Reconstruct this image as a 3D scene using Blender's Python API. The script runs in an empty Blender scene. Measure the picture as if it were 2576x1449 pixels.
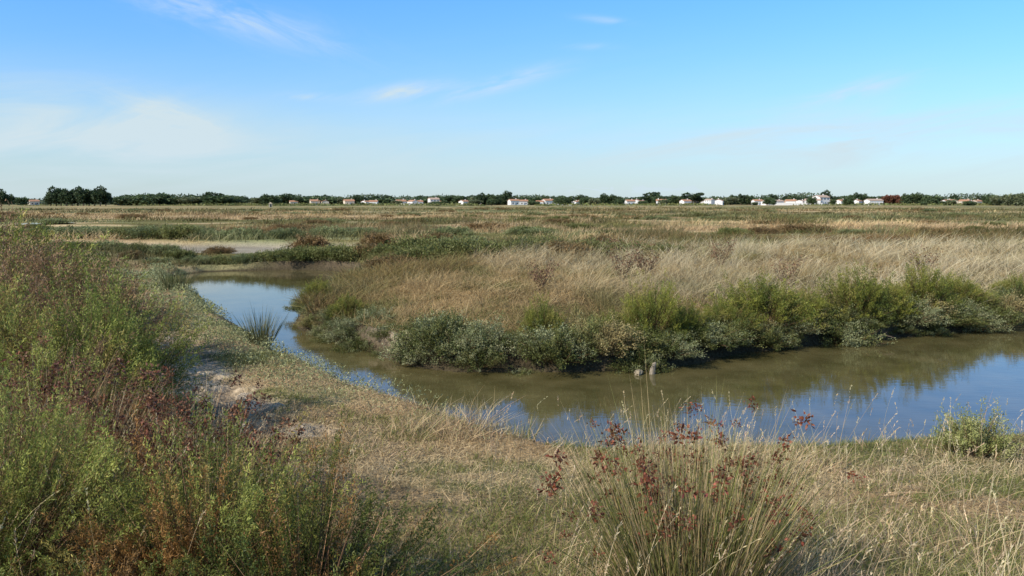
import bpy, math, numpy as np
from mathutils import Vector
rng=np.random.default_rng(11)
scene=bpy.context.scene
COL=scene.collection
# ------------------------------------------------------------------ noise
def _h(ix,iy,s):
    h=(ix.astype(np.int64)*374761393+iy.astype(np.int64)*668265263+s*144269504)&0x7fffffff
    h=((h^(h>>13))*1274126177)&0x7fffffff
    return ((h^(h>>16))&0xffff)/65535.0
def vn(x,y,s=0):
    x=np.asarray(x,float);y=np.asarray(y,float)
    ix=np.floor(x);iy=np.floor(y);fx=x-ix;fy=y-iy
    fx=fx*fx*(3-2*fx);fy=fy*fy*(3-2*fy)
    a=_h(ix,iy,s);b=_h(ix+1,iy,s);c=_h(ix,iy+1,s);d=_h(ix+1,iy+1,s)
    return (a*(1-fx)+b*fx)*(1-fy)+(c*(1-fx)+d*fx)*fy
def fbm(x,y,s=0,o=4):
    r=0;a=.5;t=0
    for i in range(o):
        r=r+a*vn(x*2**i+17.3*i,y*2**i-9.1*i,s+i);t+=a;a*=.5
    return r/t
def ss(a,b,x):
    t=np.clip((x-a)/(b-a),0,1);return t*t*(3-2*t)
def mixc(a,b,f):
    f=np.asarray(f)[...,None];return np.asarray(a)*(1-f)+np.asarray(b)*f
# ------------------------------------------------------------------ water outline (metres)
NEAR=[(-11.2,26.0),(-9.9,23.2),(-8.4,20.9),(-6.6,17.5),(-4.85,14.5),(-3.95,12.9),(-2.95,11.5),(-2.1,10.2),(-1.4,9.4),(-.8,8.7),(-.2,7.95),(.45,7.45),(1.1,7.35),(1.9,7.4),(3.1,7.5),(4.4,7.7),(5.6,7.9),(8,8.5),(12,10.3),(20,14.5),(34,22)]
ISL=[(34,31),(24,24.5),(16,19.2),(10.2,15.7),(7.8,14.5),(5.8,13.65),(4.3,12.9),(3.4,12.4),(2.4,11.5),(1.2,11.25),(.35,11.2),(-.5,11.2),(-1.4,11.6),(-2.15,12.55),(-2.8,13.25),(-3.4,14.1),(-4.1,15.4),(-4.5,17.1),(-4.6,20.9),(-4.9,24.3),(-5.6,27.6),(-7.6,28.5),(-9.2,28.4),(-10.8,27.8)]
def seg_dist(P,x,y,closed):
    d=np.full(x.shape,1e9)
    n=len(P)
    for i in range(n if closed else n-1):
        a=P[i];b=P[(i+1)%n];vx=b[0]-a[0];vy=b[1]-a[1]
        t=np.clip(((x-a[0])*vx+(y-a[1])*vy)/(vx*vx+vy*vy),0,1)
        d=np.minimum(d,np.hypot(x-a[0]-t*vx,y-a[1]-t*vy))
    return d
def cr(P,k=3):
    out=[];n=len(P)
    for i in range(n-1):
        p0=P[max(i-1,0)];p1=P[i];p2=P[i+1];p3=P[min(i+2,n-1)]
        for j in range(k):
            t=j/k
            out.append(tuple(.5*((2*p1[m])+(-p0[m]+p2[m])*t+(2*p0[m]-5*p1[m]+4*p2[m]-p3[m])*t*t+(-p0[m]+3*p1[m]-3*p2[m]+p3[m])*t**3) for m in (0,1)))
    out.append(P[-1]);return out
NS=cr(NEAR);IS=cr(ISL);POLY=NS+IS
GX0,GX1,GY0,GY1,GR=-22,42,0,40,.1
gx=np.arange(GX0,GX1,GR);gy=np.arange(GY0,GY1,GR)
gX,gY=np.meshgrid(gx,gy,indexing='ij')
dN=seg_dist(NS,gX,gY,False);dI=seg_dist(IS,gX,gY,False)
ins=np.zeros(gX.shape,bool)
for i in range(len(POLY)):
    a=POLY[i];b=POLY[(i+1)%len(POLY)]
    c=((a[1]>gY)!=(b[1]>gY))
    if a[1]!=b[1]:
        ins^=c&(gX<(b[0]-a[0])*(gY-a[1])/(b[1]-a[1])+a[0])
SD=np.where(ins,-1,1)*seg_dist(POLY,gX,gY,True)
WI=ss(-.6,.6,dN-dI)*np.where(gY>22,ss(-10.5,-8.0,gX),1)
def samp(G,x,y):
    fx=np.clip((x-GX0)/GR,0,G.shape[0]-1.001);fy=np.clip((y-GY0)/GR,0,G.shape[1]-1.001)
    ix=fx.astype(int);iy=fy.astype(int);fx=fx-ix;fy=fy-iy
    return (G[ix,iy]*(1-fx)+G[ix+1,iy]*fx)*(1-fy)+(G[ix,iy+1]*(1-fx)+G[ix+1,iy+1]*fx)*fy
def sdw(x,y):
    x=np.asarray(x,float);y=np.asarray(y,float)
    d=samp(SD,x,y)+.22*(fbm(x*1.4,y*1.4,5,3)-.5)
    out=np.maximum(np.maximum(GX0-x,x-GX1),np.maximum(GY0-y,y-GY1))
    return d+np.maximum(out,0)+np.where((x>33)&(out>-9),9,0)
def isl(x,y): return samp(WI,np.asarray(x,float),np.asarray(y,float))
def mud(x,y):
    e=((x+14.5)/8.5)**2+((y-33.6)/2.5)**2
    m=ss(1.25,.9,e+.7*(fbm(x*.5,y*.5,31,3)-.5))
    yc=36.4+.05*x
    m2=ss(1.0,.3,np.abs(y-yc)/.8+.8*(fbm(x*.3,y*.3,33,2)-.5))*ss(-12,-8,x)*ss(10,2,x)
    return np.maximum(m,m2)
SOIL=[(-5.3,12.4),(-4.75,11.2),(-4.0,9.9),(-3.3,8.8),(-2.75,8.0)]
def soil(x,y):
    d=seg_dist(SOIL,x,y,False)
    s=ss(.60,.2,d+1.0*(fbm(x*2.6,y*2.6,41,4)-.5))
    s1=.8*ss(.35,.1,np.hypot((x+2.1)/1.3,(y-7.3)/.6)-.2+.5*(fbm(x*2,y*2,45,3)-.5))
    s2=.7*ss(.5,.1,np.hypot((x+11.4)/1.6,(y-25.6)/.9)-.5+.5*(fbm(x,y,44,3)-.5))
    return np.maximum(np.maximum(s,s1),s2)
def hgt(x,y):
    x=np.asarray(x,float);y=np.asarray(y,float)
    d=sdw(x,y);w=isl(x,y)
    hI=.34*ss(-.02,.22,d)+.30*ss(.3,3,d)+.12*ss(2,6,d)
    hN=.2*ss(-.05,.4,d)+.45*ss(.5,5,d)
    h=hI*w+hN*(1-w)
    h=h+ss(.1,1.2,d)*(.10*(fbm(x*.9,y*.9,2,4)-.5)+.12*(fbm(x*.2,y*.25,3,3)-.5))
    far=ss(26,60,y)
    h=h+far*(.35*(fbm(x*.012,y*.06,8,3)-.5))
    h=np.where(d<0,-.4*ss(0,1.1,-d),np.maximum(h,.0+.3*ss(0,.6,d)*0.6))
    m=mud(x,y);h=h*(1-m)+.40*m
    s=soil(x,y);pit=ss(.52,.40,fbm(x*4.5,y*4.5,53,3))
    h=h-s*(.02+.14*(fbm(x*6,y*6,51,3)-.5)+.07*pit)*ss(.1,.5,d)
    return h
STRAW=np.array((.66,.49,.26));BROWN=np.array((.34,.225,.11));GGRN=np.array((.23,.235,.105));OLIV=np.array((.19,.17,.058))
def plaincol(x,y):
    wx=x+6*(vn(x*.08,y*.08,64)-.5);wy=y+5*(vn(x*.1,y*.1,65)-.5)
    a=fbm(wx*.03+3,wy*.08,61,4);b=fbm(wx*.16,wy*.22,62,4);c=fbm(wx*.05,wy*.10+7,63,3)
    col=mixc(STRAW*.95,BROWN*1.15,ss(.42,.58,b))
    col=mixc(col,np.array((.47,.34,.19)),ss(.5,.6,c)*.7)
    g=ss(.50,.58,a+.45*(b-.5))
    band=ss(36,38,wy)*ss(46,44,wy)*ss(.22,.45,b+.08)
    band2=ss(25,27,y)*ss(33,30,y)*.7*ss(.38,.55,b)
    back=ss(27,28,y)*ss(31.5,30.5,y)*ss(-6,-9,x)*.85
    far=ss(95,150,y)*.7
    g=np.clip(np.maximum.reduce([g,band,band2,back])+far*ss(.37,.57,c),0,1)
    return mixc(col,mixc(GGRN,OLIV,ss(.4,.6,b)),g)
def groundcol(x,y):
    d=sdw(x,y);w=isl(x,y)
    n=fbm(x*.8,y*.8,71,4);n2=fbm(x*3,y*3,72,3)
    near=mixc((.38,.27,.145),(.21,.20,.08),ss(.42,.6,n))
    near=mixc(near,(.46,.35,.205),ss(.5,.7,n2)*.6)
    i=mixc((.32,.22,.105),(.18,.13,.06),n)
    c=mixc(near,i,w*ss(0,1,d))
    c=mixc(c,plaincol(x,y),ss(24,30,y))
    pit=ss(.52,.40,fbm(x*4.5,y*4.5,53,3))
    s=soil(x,y);c=mixc(c,mixc(mixc((.62,.52,.38),(.44,.35,.245),n2),(.25,.19,.13),pit*.8),s)
    m=mud(x,y);c=mixc(c,mixc((.40,.35,.265),(.31,.27,.20),fbm(x*.6,y*1.6,81,3)),m)
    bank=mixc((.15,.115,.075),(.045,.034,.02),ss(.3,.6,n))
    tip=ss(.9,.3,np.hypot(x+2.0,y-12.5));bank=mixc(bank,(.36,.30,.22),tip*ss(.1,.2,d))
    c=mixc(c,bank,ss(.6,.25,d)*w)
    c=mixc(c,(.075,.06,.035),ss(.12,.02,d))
    return c
# ------------------------------------------------------------------ mesh helpers
def mk(name,V,F,C=None,mat=None,smooth=False):
    me=bpy.data.meshes.new(name)
    V=np.asarray(V,np.float32);F=np.asarray(F,np.int32);k=F.shape[1]
    me.vertices.add(len(V));me.vertices.foreach_set('co',V.ravel())
    me.loops.add(F.size);me.loops.foreach_set('vertex_index',F.ravel())
    me.polygons.add(len(F));me.polygons.foreach_set('loop_start',np.arange(0,F.size,k,dtype=np.int32))
    if smooth: me.polygons.foreach_set('use_smooth',np.ones(len(F),bool))
    me.update(calc_edges=True)
    if C is not None:
        at=me.color_attributes.new('Col','FLOAT_COLOR','POINT')
        cc=np.ones((len(V),4),np.float32);cc[:,:3]=np.clip(C,0,.85);at.data.foreach_set('color',cc.ravel())
    if mat: me.materials.append(mat)
    return me
def ob(name,me,label=None,category=None,kind=None,group=None,parent=None,loc=(0,0,0),rot=0,scale=1):
    o=bpy.data.objects.new(name,me);COL.objects.link(o)
    if parent: o.parent=parent
    o.location=loc;o.rotation_euler=(0,0,rot)
    o.scale=(scale,)*3 if np.isscalar(scale) else scale
    if label:o['label']=label
    if category:o['category']=category
    if kind:o['kind']=kind
    if group:o['group']=group
    return o
def norm(v): return v/np.maximum(np.linalg.norm(v,axis=-1,keepdims=True),1e-9)
def rib(base,d,L,W,bend,c0,c1,S=2,prof=None,side=None):
    N=len(base);L=np.broadcast_to(L,(N,));W=np.broadcast_to(W,(N,))
    if prof is None: prof=[(1-k/S)**.6 for k in range(S)]
    if side is None: side=norm(np.cross(d,rng.normal(size=(N,3))))
    nv=2*S+1
    V=np.empty((N,nv,3),np.float32);C=np.empty((N,nv,3),np.float32)
    c0=np.broadcast_to(c0,(N,3));c1=np.broadcast_to(c1,(N,3))
    for k in range(S+1):
        t=k/S;p=base+d*(L*t)[:,None]+bend*(L*t*t)[:,None];c=c0*(1-t)+c1*t
        if k<S:
            o=side*(W*prof[k]*.5)[:,None]
            V[:,2*k]=p-o;V[:,2*k+1]=p+o;C[:,2*k]=c;C[:,2*k+1]=c
        else: V[:,2*k]=p;C[:,2*k]=c
    T=[]
    for k in range(S-1): T+=[(2*k,2*k+1,2*k+3),(2*k,2*k+3,2*k+2)]
    T.append((2*S-2,2*S-1,2*S));T=np.array(T)
    F=(np.arange(N)[:,None,None]*nv+T[None]).reshape(-1,3)
    return V.reshape(-1,3),F,C.reshape(-1,3)
def join(*parts):
    V=[];F=[];C=[];n=0
    for v,f,c in parts: V.append(v);F.append(f+n);C.append(c);n+=len(v)
    return np.concatenate(V),np.concatenate(F),np.concatenate(C)
def rv(N): return rng.normal(size=(N,3))
def U(a,b,N): return rng.uniform(a,b,N)
def jit(c,N,a=.18,h=.05):
    c=np.broadcast_to(c,(N,3));return c*(1+rng.normal(0,a,(N,1)))*(1+rng.normal(0,h,(N,3)))
# ------------------------------------------------------------------ materials
def plantmat(name,tr=.3,rough=.55):
    m=bpy.data.materials.new(name);m.use_nodes=True;nt=m.node_tree;N=nt.nodes;Lk=nt.links;N.clear()
    a=N.new('ShaderNodeAttribute');a.attribute_name='Col'
    p=N.new('ShaderNodeBsdfPrincipled');p.inputs['Roughness'].default_value=rough;p.inputs['Specular IOR Level'].default_value=.2
    t=N.new('ShaderNodeBsdfTranslucent');x=N.new('ShaderNodeMixShader');x.inputs[0].default_value=tr
    o=N.new('ShaderNodeOutputMaterial')
    nz=N.new('ShaderNodeTexNoise');nz.inputs['Scale'].default_value=9
    mr=N.new('ShaderNodeMapRange');mr.inputs['To Min'].default_value=.75;mr.inputs['To Max'].default_value=1.25
    g=N.new('ShaderNodeNewGeometry');vm=N.new('ShaderNodeVectorMath');vm.operation='SCALE'
    Lk.new(g.outputs['Position'],nz.inputs['Vector']);Lk.new(nz.outputs['Fac'],mr.inputs['Value'])
    Lk.new(a.outputs['Color'],vm.inputs[0]);Lk.new(mr.outputs['Result'],vm.inputs['Scale'])
    Lk.new(vm.outputs[0],p.inputs['Base Color']);Lk.new(vm.outputs[0],t.inputs['Color'])
    Lk.new(p.outputs[0],x.inputs[1]);Lk.new(t.outputs[0],x.inputs[2]);Lk.new(x.outputs[0],o.inputs['Surface'])
    return m
M_GRASS=plantmat('dry_grass_material',.25,.6);M_LEAF=plantmat('leaf_material',.25,.5);M_WOOD=plantmat('twig_material',0.0,.8)
def simplemat(name,col,rough=.8,nscale=4,var=.25,bump=.2):
    m=bpy.data.materials.new(name);m.use_nodes=True;nt=m.node_tree;N=nt.nodes;Lk=nt.links
    p=N['Principled BSDF'];p.inputs['Roughness'].default_value=rough
    tc=N.new('ShaderNodeTexCoord');nz=N.new('ShaderNodeTexNoise');nz.inputs['Scale'].default_value=nscale;nz.inputs['Detail'].default_value=6
    r=N.new('ShaderNodeValToRGB');r.color_ramp.elements[0].position=.3;r.color_ramp.elements[1].position=.7
    r.color_ramp.elements[0].color=(*[c*(1-var) for c in col],1);r.color_ramp.elements[1].color=(*[min(1,c*(1+var)) for c in col],1)
    Lk.new(tc.outputs['Object'],nz.inputs['Vector']);Lk.new(nz.outputs['Fac'],r.inputs['Fac']);Lk.new(r.outputs[0],p.inputs['Base Color'])
    b=N.new('ShaderNodeBump');b.inputs['Strength'].default_value=bump;Lk.new(nz.outputs['Fac'],b.inputs['Height']);Lk.new(b.outputs[0],p.inputs['Normal'])
    return m
# ground
mg=bpy.data.materials.new('ground_material');mg.use_nodes=True;nt=mg.node_tree;N=nt.nodes;Lk=nt.links
p=N['Principled BSDF'];p.inputs['Roughness'].default_value=.95;p.inputs['Specular IOR Level'].default_value=.1
a=N.new('ShaderNodeAttribute');a.attribute_name='Col';g=N.new('ShaderNodeNewGeometry')
def nz(scale,det,mp=None):
    n=N.new('ShaderNodeTexNoise');n.inputs['Scale'].default_value=scale;n.inputs['Detail'].default_value=det
    if mp:
        q=N.new('ShaderNodeVectorMath');q.operation='MULTIPLY';q.inputs[1].default_value=mp;Lk.new(g.outputs['Position'],q.inputs[0]);Lk.new(q.outputs[0],n.inputs['Vector'])
    else: Lk.new(g.outputs['Position'],n.inputs['Vector'])
    return n
n1=nz(22,8);n2=nz(1.0,8,(.2,.4,1))
def mrange(src,a0,a1,b0,b1):
    m=N.new('ShaderNodeMapRange');m.inputs[1].default_value=a0;m.inputs[2].default_value=a1;m.inputs[3].default_value=b0;m.inputs[4].default_value=b1
    Lk.new(src,m.inputs[0]);return m.outputs[0]
s1=mrange(n1.outputs['Fac'],.3,.7,.6,1.35);s2=mrange(n2.outputs['Fac'],.3,.7,.68,1.3)
mm=N.new('ShaderNodeMath');mm.operation='MULTIPLY';Lk.new(s1,mm.inputs[0]);Lk.new(s2,mm.inputs[1])
vm=N.new('ShaderNodeVectorMath');vm.operation='SCALE';Lk.new(a.outputs['Color'],vm.inputs[0]);Lk.new(mm.outputs[0],vm.inputs['Scale']);Lk.new(vm.outputs[0],p.inputs['Base Color'])
b=N.new('ShaderNodeBump');b.inputs['Strength'].default_value=.9;b.inputs['Distance'].default_value=.05;Lk.new(n1.outputs['Fac'],b.inputs['Height']);Lk.new(b.outputs[0],p.inputs['Normal'])
# water
mw=bpy.data.materials.new('water_material');mw.use_nodes=True;nt=mw.node_tree;N=nt.nodes;Lk=nt.links
p=N['Principled BSDF'];p.inputs['Roughness'].default_value=.02;p.inputs['IOR'].default_value=1.33;p.inputs['Specular IOR Level'].default_value=.5
g=N.new('ShaderNodeNewGeometry')
w1=nz(1.6,7);r=N.new('ShaderNodeValToRGB');r.color_ramp.elements[0].position=.35;r.color_ramp.elements[0].color=(.080,.070,.026,1);r.color_ramp.elements[1].position=.7;r.color_ramp.elements[1].color=(.145,.122,.052,1)
Lk.new(w1.outputs['Fac'],r.inputs['Fac']);Lk.new(r.outputs[0],p.inputs['Base Color'])
w2=nz(7,3,(.6,1.6,1));b=N.new('ShaderNodeBump');b.inputs['Strength'].default_value=.06;b.inputs['Distance'].default_value=.02;Lk.new(w2.outputs['Fac'],b.inputs['Height']);Lk.new(b.outputs[0],p.inputs['Normal'])
# ------------------------------------------------------------------ ground mesh
def axis(lo,hi,step,far0,far1,gr):
    c=list(np.arange(lo,hi+1e-6,step));s=step;v=hi
    while v<far1: s*=gr;v+=s;c.append(v)
    s=step;v=lo;l=[]
    while v>far0: s*=gr;v-=s;l.append(v)
    return np.array(l[::-1]+c)
ax=axis(-12,13,.07,-5000,5000,1.05);ay=axis(1.5,30,.07,-60,6000,1.032)
X,Y=np.meshgrid(ax,ay,indexing='ij');x=X.ravel();y=Y.ravel();z=hgt(x,y)
nx,ny=X.shape;idx=np.arange(nx*ny).reshape(nx,ny)
F=np.stack([idx[:-1,:-1],idx[1:,:-1],idx[1:,1:],idx[:-1,1:]],-1).reshape(-1,4)
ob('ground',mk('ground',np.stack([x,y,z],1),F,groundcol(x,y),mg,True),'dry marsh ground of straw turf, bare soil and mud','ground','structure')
wv=[(-20,4,0),(44,4,0),(44,33,0),(-20,33,0)]
ob('water',mk('water',wv,[(0,1,2,3)],None,mw),'calm murky green brown channel curving through the marsh','water','structure')
# small far salt pond
t=np.linspace(0,2*math.pi,40,endpoint=False);px=-37.6+1.3*np.cos(t)*(1+.2*np.sin(3*t)+.12*np.sin(5*t));py=64+4*np.sin(t)*(1+.2*np.cos(2*t))
pz=float(hgt(np.array([-37.5]),np.array([64.])).max())+.10
me=bpy.data.meshes.new('pond_water');me.from_pydata([(a_,b_,pz) for a_,b_ in zip(px,py)],[],[list(range(40))]);me.materials.append(mw)
ob('pond_water',me,'small pale salt pond lying in the dry marsh','water','structure')
# ------------------------------------------------------------------ grass layers
def scatter(n,r0,r1,amax=42,p=1.0,az0=None):
    # density falls with distance from the path where one stands
    r=r0*(r1/r0)**rng.random(n) if p==2 else U(r0,r1,n)
    az=np.radians(U(-amax if az0 is None else az0,amax,n))
    return r*np.sin(az),r*np.cos(az)
def up(n,tilt): return norm(np.array([0,0,1.])+rng.normal(0,1,(n,3))*np.asarray(tilt).reshape(-1,1)*np.array([1,1,.2]))
# short turf
x,y=scatter(270000,1.9,12,43)
d=sdw(x,y);w=isl(x,y);k=(d>.02)&(w<.5)&(rng.random(len(x))>soil(x,y)*.985);x=x[k];y=y[k];d=d[k];n=len(x)
g=fbm(x*.7,y*.7,91,4)+.25*(fbm(x*4,y*4,92,2)-.5)
gr=ss(.42,.56,g)*.9
pick=rng.random(n)<gr
brn=ss(.45,.6,fbm(x*1.1,y*1.1,95,3))
c1=np.where(pick[:,None],jit((.25,.265,.08),n,.25),mixc((.70,.55,.325),(.54,.39,.21),brn)*(1+rng.normal(0,.28,(n,1))))
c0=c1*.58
r_=np.hypot(x,y)
L=U(.03,.10,n)*(.7+.6*vn(x*2,y*2,93));tilt=np.where(pick,.5,1.3)
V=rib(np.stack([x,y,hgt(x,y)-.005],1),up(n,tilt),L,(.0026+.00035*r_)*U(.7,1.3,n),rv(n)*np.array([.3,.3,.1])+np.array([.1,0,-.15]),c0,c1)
ob('turf',mk('turf',*V,M_GRASS),'short trampled straw coloured and green turf','grass','stuff')
# mid height dry grass on near bank
x,y=scatter(120000,2.2,12,43)
d=sdw(x,y);w=isl(x,y);m=fbm(x*1.6,y*1.6,101,4)
right=ss(.3,1.8,x)*ss(5.6,3.2,y);edge=ss(2.3,.5,d)*ss(-2.2,-.8,x)
mound=ss(1.1,.3,np.hypot((x-1.7)/1.2,(y-6.5)/.6));mound2=ss(1.1,.3,np.hypot((x+.5)/.7,(y-7.5)/.5))
ring=ss(1.1,.5,np.hypot((x-.95)/1.1,(y-3.5)/.9))
leftb=ss(-1.2,-2.2,x)*ss(8.5,6,y)
pr=np.clip(.06+.5*right*ss(.4,.6,m)+.4*ring+.3*edge*ss(.48,.62,m)+mound+mound2+.3*leftb*ss(.4,.6,m),0,1)*(1-soil(x,y))
k=(d>.05)&(w<.5)&(rng.random(len(x))<pr);x=x[k];y=y[k];mo=np.maximum(np.maximum(mound,mound2),ring*.9)[k];n=len(x);r_=np.hypot(x,y)
c1=jit((.70,.54,.31),n,.26,.05);
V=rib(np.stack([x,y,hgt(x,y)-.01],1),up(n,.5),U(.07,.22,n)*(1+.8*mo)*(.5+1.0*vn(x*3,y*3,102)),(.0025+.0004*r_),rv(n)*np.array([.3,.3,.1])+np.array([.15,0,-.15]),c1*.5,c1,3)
ob('dry_grass',mk('dry_grass',*V,M_GRASS),'tufts of pale dry grass along the bank','grass','stuff')
# tall stalks with seed panicles
def stalks(x,y,hmin,hmax,lean,col=(.68,.54,.33),w=.003):
    n=len(x);L=U(hmin,hmax,n);b=np.stack([x,y,hgt(x,y)-.01],1);dd=up(n,.2);bd=rv(n)*np.array([.14,.14,0])+np.array([lean,0,-.08])
    c=jit(col,n,.15,.04);A=rib(b,dd,L,w,bd,c*.7,c,5,prof=[1,.9,.8,.7,.5])
    K=14;tt=U(.84,1.0,n*K);i=np.repeat(np.arange(n),K)
    q=b[i]+dd[i]*(L[i]*tt)[:,None]+bd[i]*(L[i]*tt*tt)[:,None]
    dirn=norm(dd[i]+2*bd[i]*tt[:,None]+rv(n*K)*.3)
    B=rib(q,dirn,U(.010,.024,n*K),.0042,rv(n*K)*.1,c[i]*.85,c[i]*1.05,2,prof=[.5,1])
    return join(A,B)
xs=np.concatenate([U(-.6,4.6,210),U(.2,3.2,130),rng.normal(1.3,.5,70),U(-2.6,-1.0,150),U(1.2,3.0,70),rng.normal(1.0,.4,150),rng.normal(-2.3,.5,140)])
ys=np.concatenate([U(5.2,7.1,210),U(3.0,5.4,130),rng.normal(5.6,.5,70),U(3.0,5.4,150),U(2.4,3.8,70),rng.normal(3.5,.35,150),rng.normal(4.7,.3,140)])
k=sdw(xs,ys)>.1;xs=xs[k];ys=ys[k]
ob('flowering_grass',mk('flowering_grass',*stalks(xs,ys,.28,.70,.12),M_GRASS),'thin dry grass stalks with drooping seed heads','grass','stuff')
# tussock grass generator: cx,cy centres; h,col per centre
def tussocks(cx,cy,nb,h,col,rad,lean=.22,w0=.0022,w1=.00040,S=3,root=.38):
    n=len(cx)*nb;i=np.repeat(np.arange(len(cx)),nb)
    off=rng.normal(0,1,(n,2))*np.asarray(rad*np.ones(len(cx)))[i][:,None]
    x=cx[i]+off[:,0];y=cy[i]+off[:,1];k=(sdw(x,y)>.12)&(mud(x,y)<.5);x=x[k];y=y[k];i=i[k];off=off[k];n=len(x);r_=np.hypot(x,y)
    lc=rng.normal(0,.28,(len(cx),2))+np.array([lean,0])
    sp=1.4/np.maximum(h[i],.2)
    dd=norm(np.stack([off[:,0]*sp+.3*lc[i,0],off[:,1]*sp+.3*lc[i,1],np.ones(n)],1)+rv(n)*np.array([.32,.32,.02]))
    bd=np.stack([lc[i,0],lc[i,1],-.18+0*lc[i,0]],1)+rv(n)*np.array([.3,.3,.08])
    c=col[i]*(1+rng.normal(0,.2,(n,1)))
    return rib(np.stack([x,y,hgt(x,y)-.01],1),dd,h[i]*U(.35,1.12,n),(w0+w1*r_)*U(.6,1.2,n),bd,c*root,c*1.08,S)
nc=12500
cx=U(-5,26,nc);cy=11+17.5*rng.random(nc)**1.3
d=sdw(cx,cy);k=(d>.28)&(isl(cx,cy)>.5)&(np.abs(cx)<cy*.84);cx=cx[k];cy=cy[k];d=d[k];nc=len(cx)
m=fbm(cx*.45,cy*.6,111,4);m2=rng.random(nc);right=ss(0,5,cx+.35*(cy-14))
col=mixc(mixc((.43,.29,.125),(.76,.57,.29),m2),(.80,.66,.41),np.clip(right*ss(.25,.55,m+.5*(m2-.5)),0,1))
gp=ss(.49,.57,fbm(cx*.8,cy*.8,113,3)+.12*(rng.random(nc)-.5))*.85*(1-.6*right)
col=mixc(col,(.23,.215,.07),gp)
leftr=ss(-2.2,-3.8,cx-(cy-14)*.12);col=mixc(col,(.36,.28,.11),leftr*.5)
h=(.14+.26*ss(.3,.7,m)+.20*right)*(.35+1.3*rng.random(nc)**1.8)*(.6+.4*ss(.3,1.8,d))
thin=vn(cx*1.3,cy*1.3,118)>.22;cx=cx[thin];cy=cy[thin];col=col[thin];h=h[thin]
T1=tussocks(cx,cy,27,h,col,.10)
ob('tall_dry_grass',mk('tall_dry_grass',*T1,M_GRASS),'tussocks of pale straw grass bending in the wind on the bank','grass','stuff')
# matted undergrowth on the island
x=U(-5,20,90000);y=11+9*rng.random(90000);d=sdw(x,y);k=(d>.2)&(isl(x,y)>.5)&(d<6);x=x[k];y=y[k];d=d[k];n=len(x)
g=fbm(x*1.2,y*1.2,117,3);c=mixc((.54,.38,.18),(.20,.20,.06),ss(.47,.58,g))*(1+rng.normal(0,.22,(n,1)))
V=rib(np.stack([x,y,hgt(x,y)],1),up(n,.9),U(.08,.22,n),.008*U(.6,1.3,n),rv(n)*.3,c*.6,c,2)
ob('matted_grass',mk('matted_grass',*V,M_GRASS),'brown and green matted undergrowth between grass tussocks','grass','stuff')
# rush beds
def bed(cx,cy,rx,ry,n,h,col,ang=0):
    n=max(20,n//40);a=U(0,6.283,n);q=np.sqrt(rng.random(n));px=rx*q*np.cos(a);py=ry*q*np.sin(a);ca,sa=math.cos(ang),math.sin(ang)
    x=cx+px*ca-py*sa;y=cy+px*sa+py*ca;k=(sdw(x,y)>.15);x=x[k];y=y[k];n=len(x)
    return tussocks(x,y,40,h*U(.45,1.15,n),jit(col,n,.28,.08),.13,.12,.004,.0004,2)
RB=join(bed(-3.6,18.0,.8,3.0,8000,.5,(.30,.23,.09)),bed(-2.8,20.5,1.6,1.8,8000,.62,(.32,.24,.09)),bed(-.8,25.0,3.5,1.2,12000,.68,(.18,.155,.055)),bed(2.8,25.5,3.0,1.0,10000,.68,(.24,.165,.07)),bed(13.5,33,5,1.3,9000,.65,(.31,.20,.085)),bed(9,30,4,1.2,6000,.55,(.27,.215,.09)),bed(-3.8,16.0,.4,.7,2500,.42,(.28,.22,.085)),bed(19,30,5,1.0,6000,.5,(.28,.21,.085)),bed(6,22,3,1.0,3500,.5,(.27,.21,.075)))
ob('rush_bed',mk('rush_bed',*RB,M_GRASS),'beds of olive brown rushes growing through the marsh','rushes','stuff')
# plain vegetation
x,y=scatter(250000,25,260,44,2);k=(y>23.5)&(sdw(x,y)>.1)&(mud(x,y)<.25);x=x[k];y=y[k];n=len(x);r_=np.hypot(x,y)
k=(rng.random(n)<np.where(isl(x,y)>.5,ss(23,28,y),1));x=x[k];y=y[k];r_=r_[k];n=len(x)
c=plaincol(x,y)*1.15*(1+rng.normal(0,.24,(n,1)))
clump=ss(.42,.64,fbm(x*.16,y*.2,121,3))*(.2+1.3*vn(x*.9,y*.9,122))
dark=ss(.53,.62,fbm(x*.14+5,y*.24,124,4));c=mixc(c,c*np.array((.48,.48,.42)),dark)
L=(.06+.44*clump+.24*dark)*U(.6,1.3,n)
L=L*(1-.8*ss(1.3,.8,np.hypot((x+34.0)/6,(y-56)/13)))*(1-.5*((x<-5)&(y>30)&(y<32)))*(1-.4*((x<-8)&(y>26)&(y<30)))
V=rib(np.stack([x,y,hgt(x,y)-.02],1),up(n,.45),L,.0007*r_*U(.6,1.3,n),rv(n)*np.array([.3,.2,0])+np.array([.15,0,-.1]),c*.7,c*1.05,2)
ob('marsh_vegetation',mk('marsh_vegetation',*V,M_GRASS),'bands of dry grass and grey green salt plants covering the marsh','marsh plants','stuff')
# low purslane mat on left bank
x=U(-12,0.2,270000);y=U(7.2,27,270000);d=sdw(x,y);w=isl(x,y)
m=fbm(x*1.3,y*1.3,131,3)
pr=ss(1.9,.7,d)*ss(.34,.50,m+.12*ss(1,.2,d))*(1-.985*soil(x,y))*(.2+.8*ss(8.0,9.6,y))
k=(d>.0)&(w<.5)&(rng.random(len(x))<pr);x=x[k];y=y[k];d=d[k];n=len(x);r_=np.hypot(x,y)
zz=hgt(x,y)+rng.random(n)*(.04+.20*ss(.4,.7,fbm(x*2,y*2,132,2)))
c=mixc((.27,.30,.13),(.42,.42,.22),fbm(x*2.5,y*2.5,133,2))*(1+rng.normal(0,.25,(n,1)))
V=rib(np.stack([x,y,zz],1),norm(rv(n)+np.array([0,0,.6])),U(.02,.045,n)*(.7+.03*r_),(.006+.0006*r_),rv(n)*.1,c*.8,c*1.1,2,prof=[.5,1])
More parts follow.
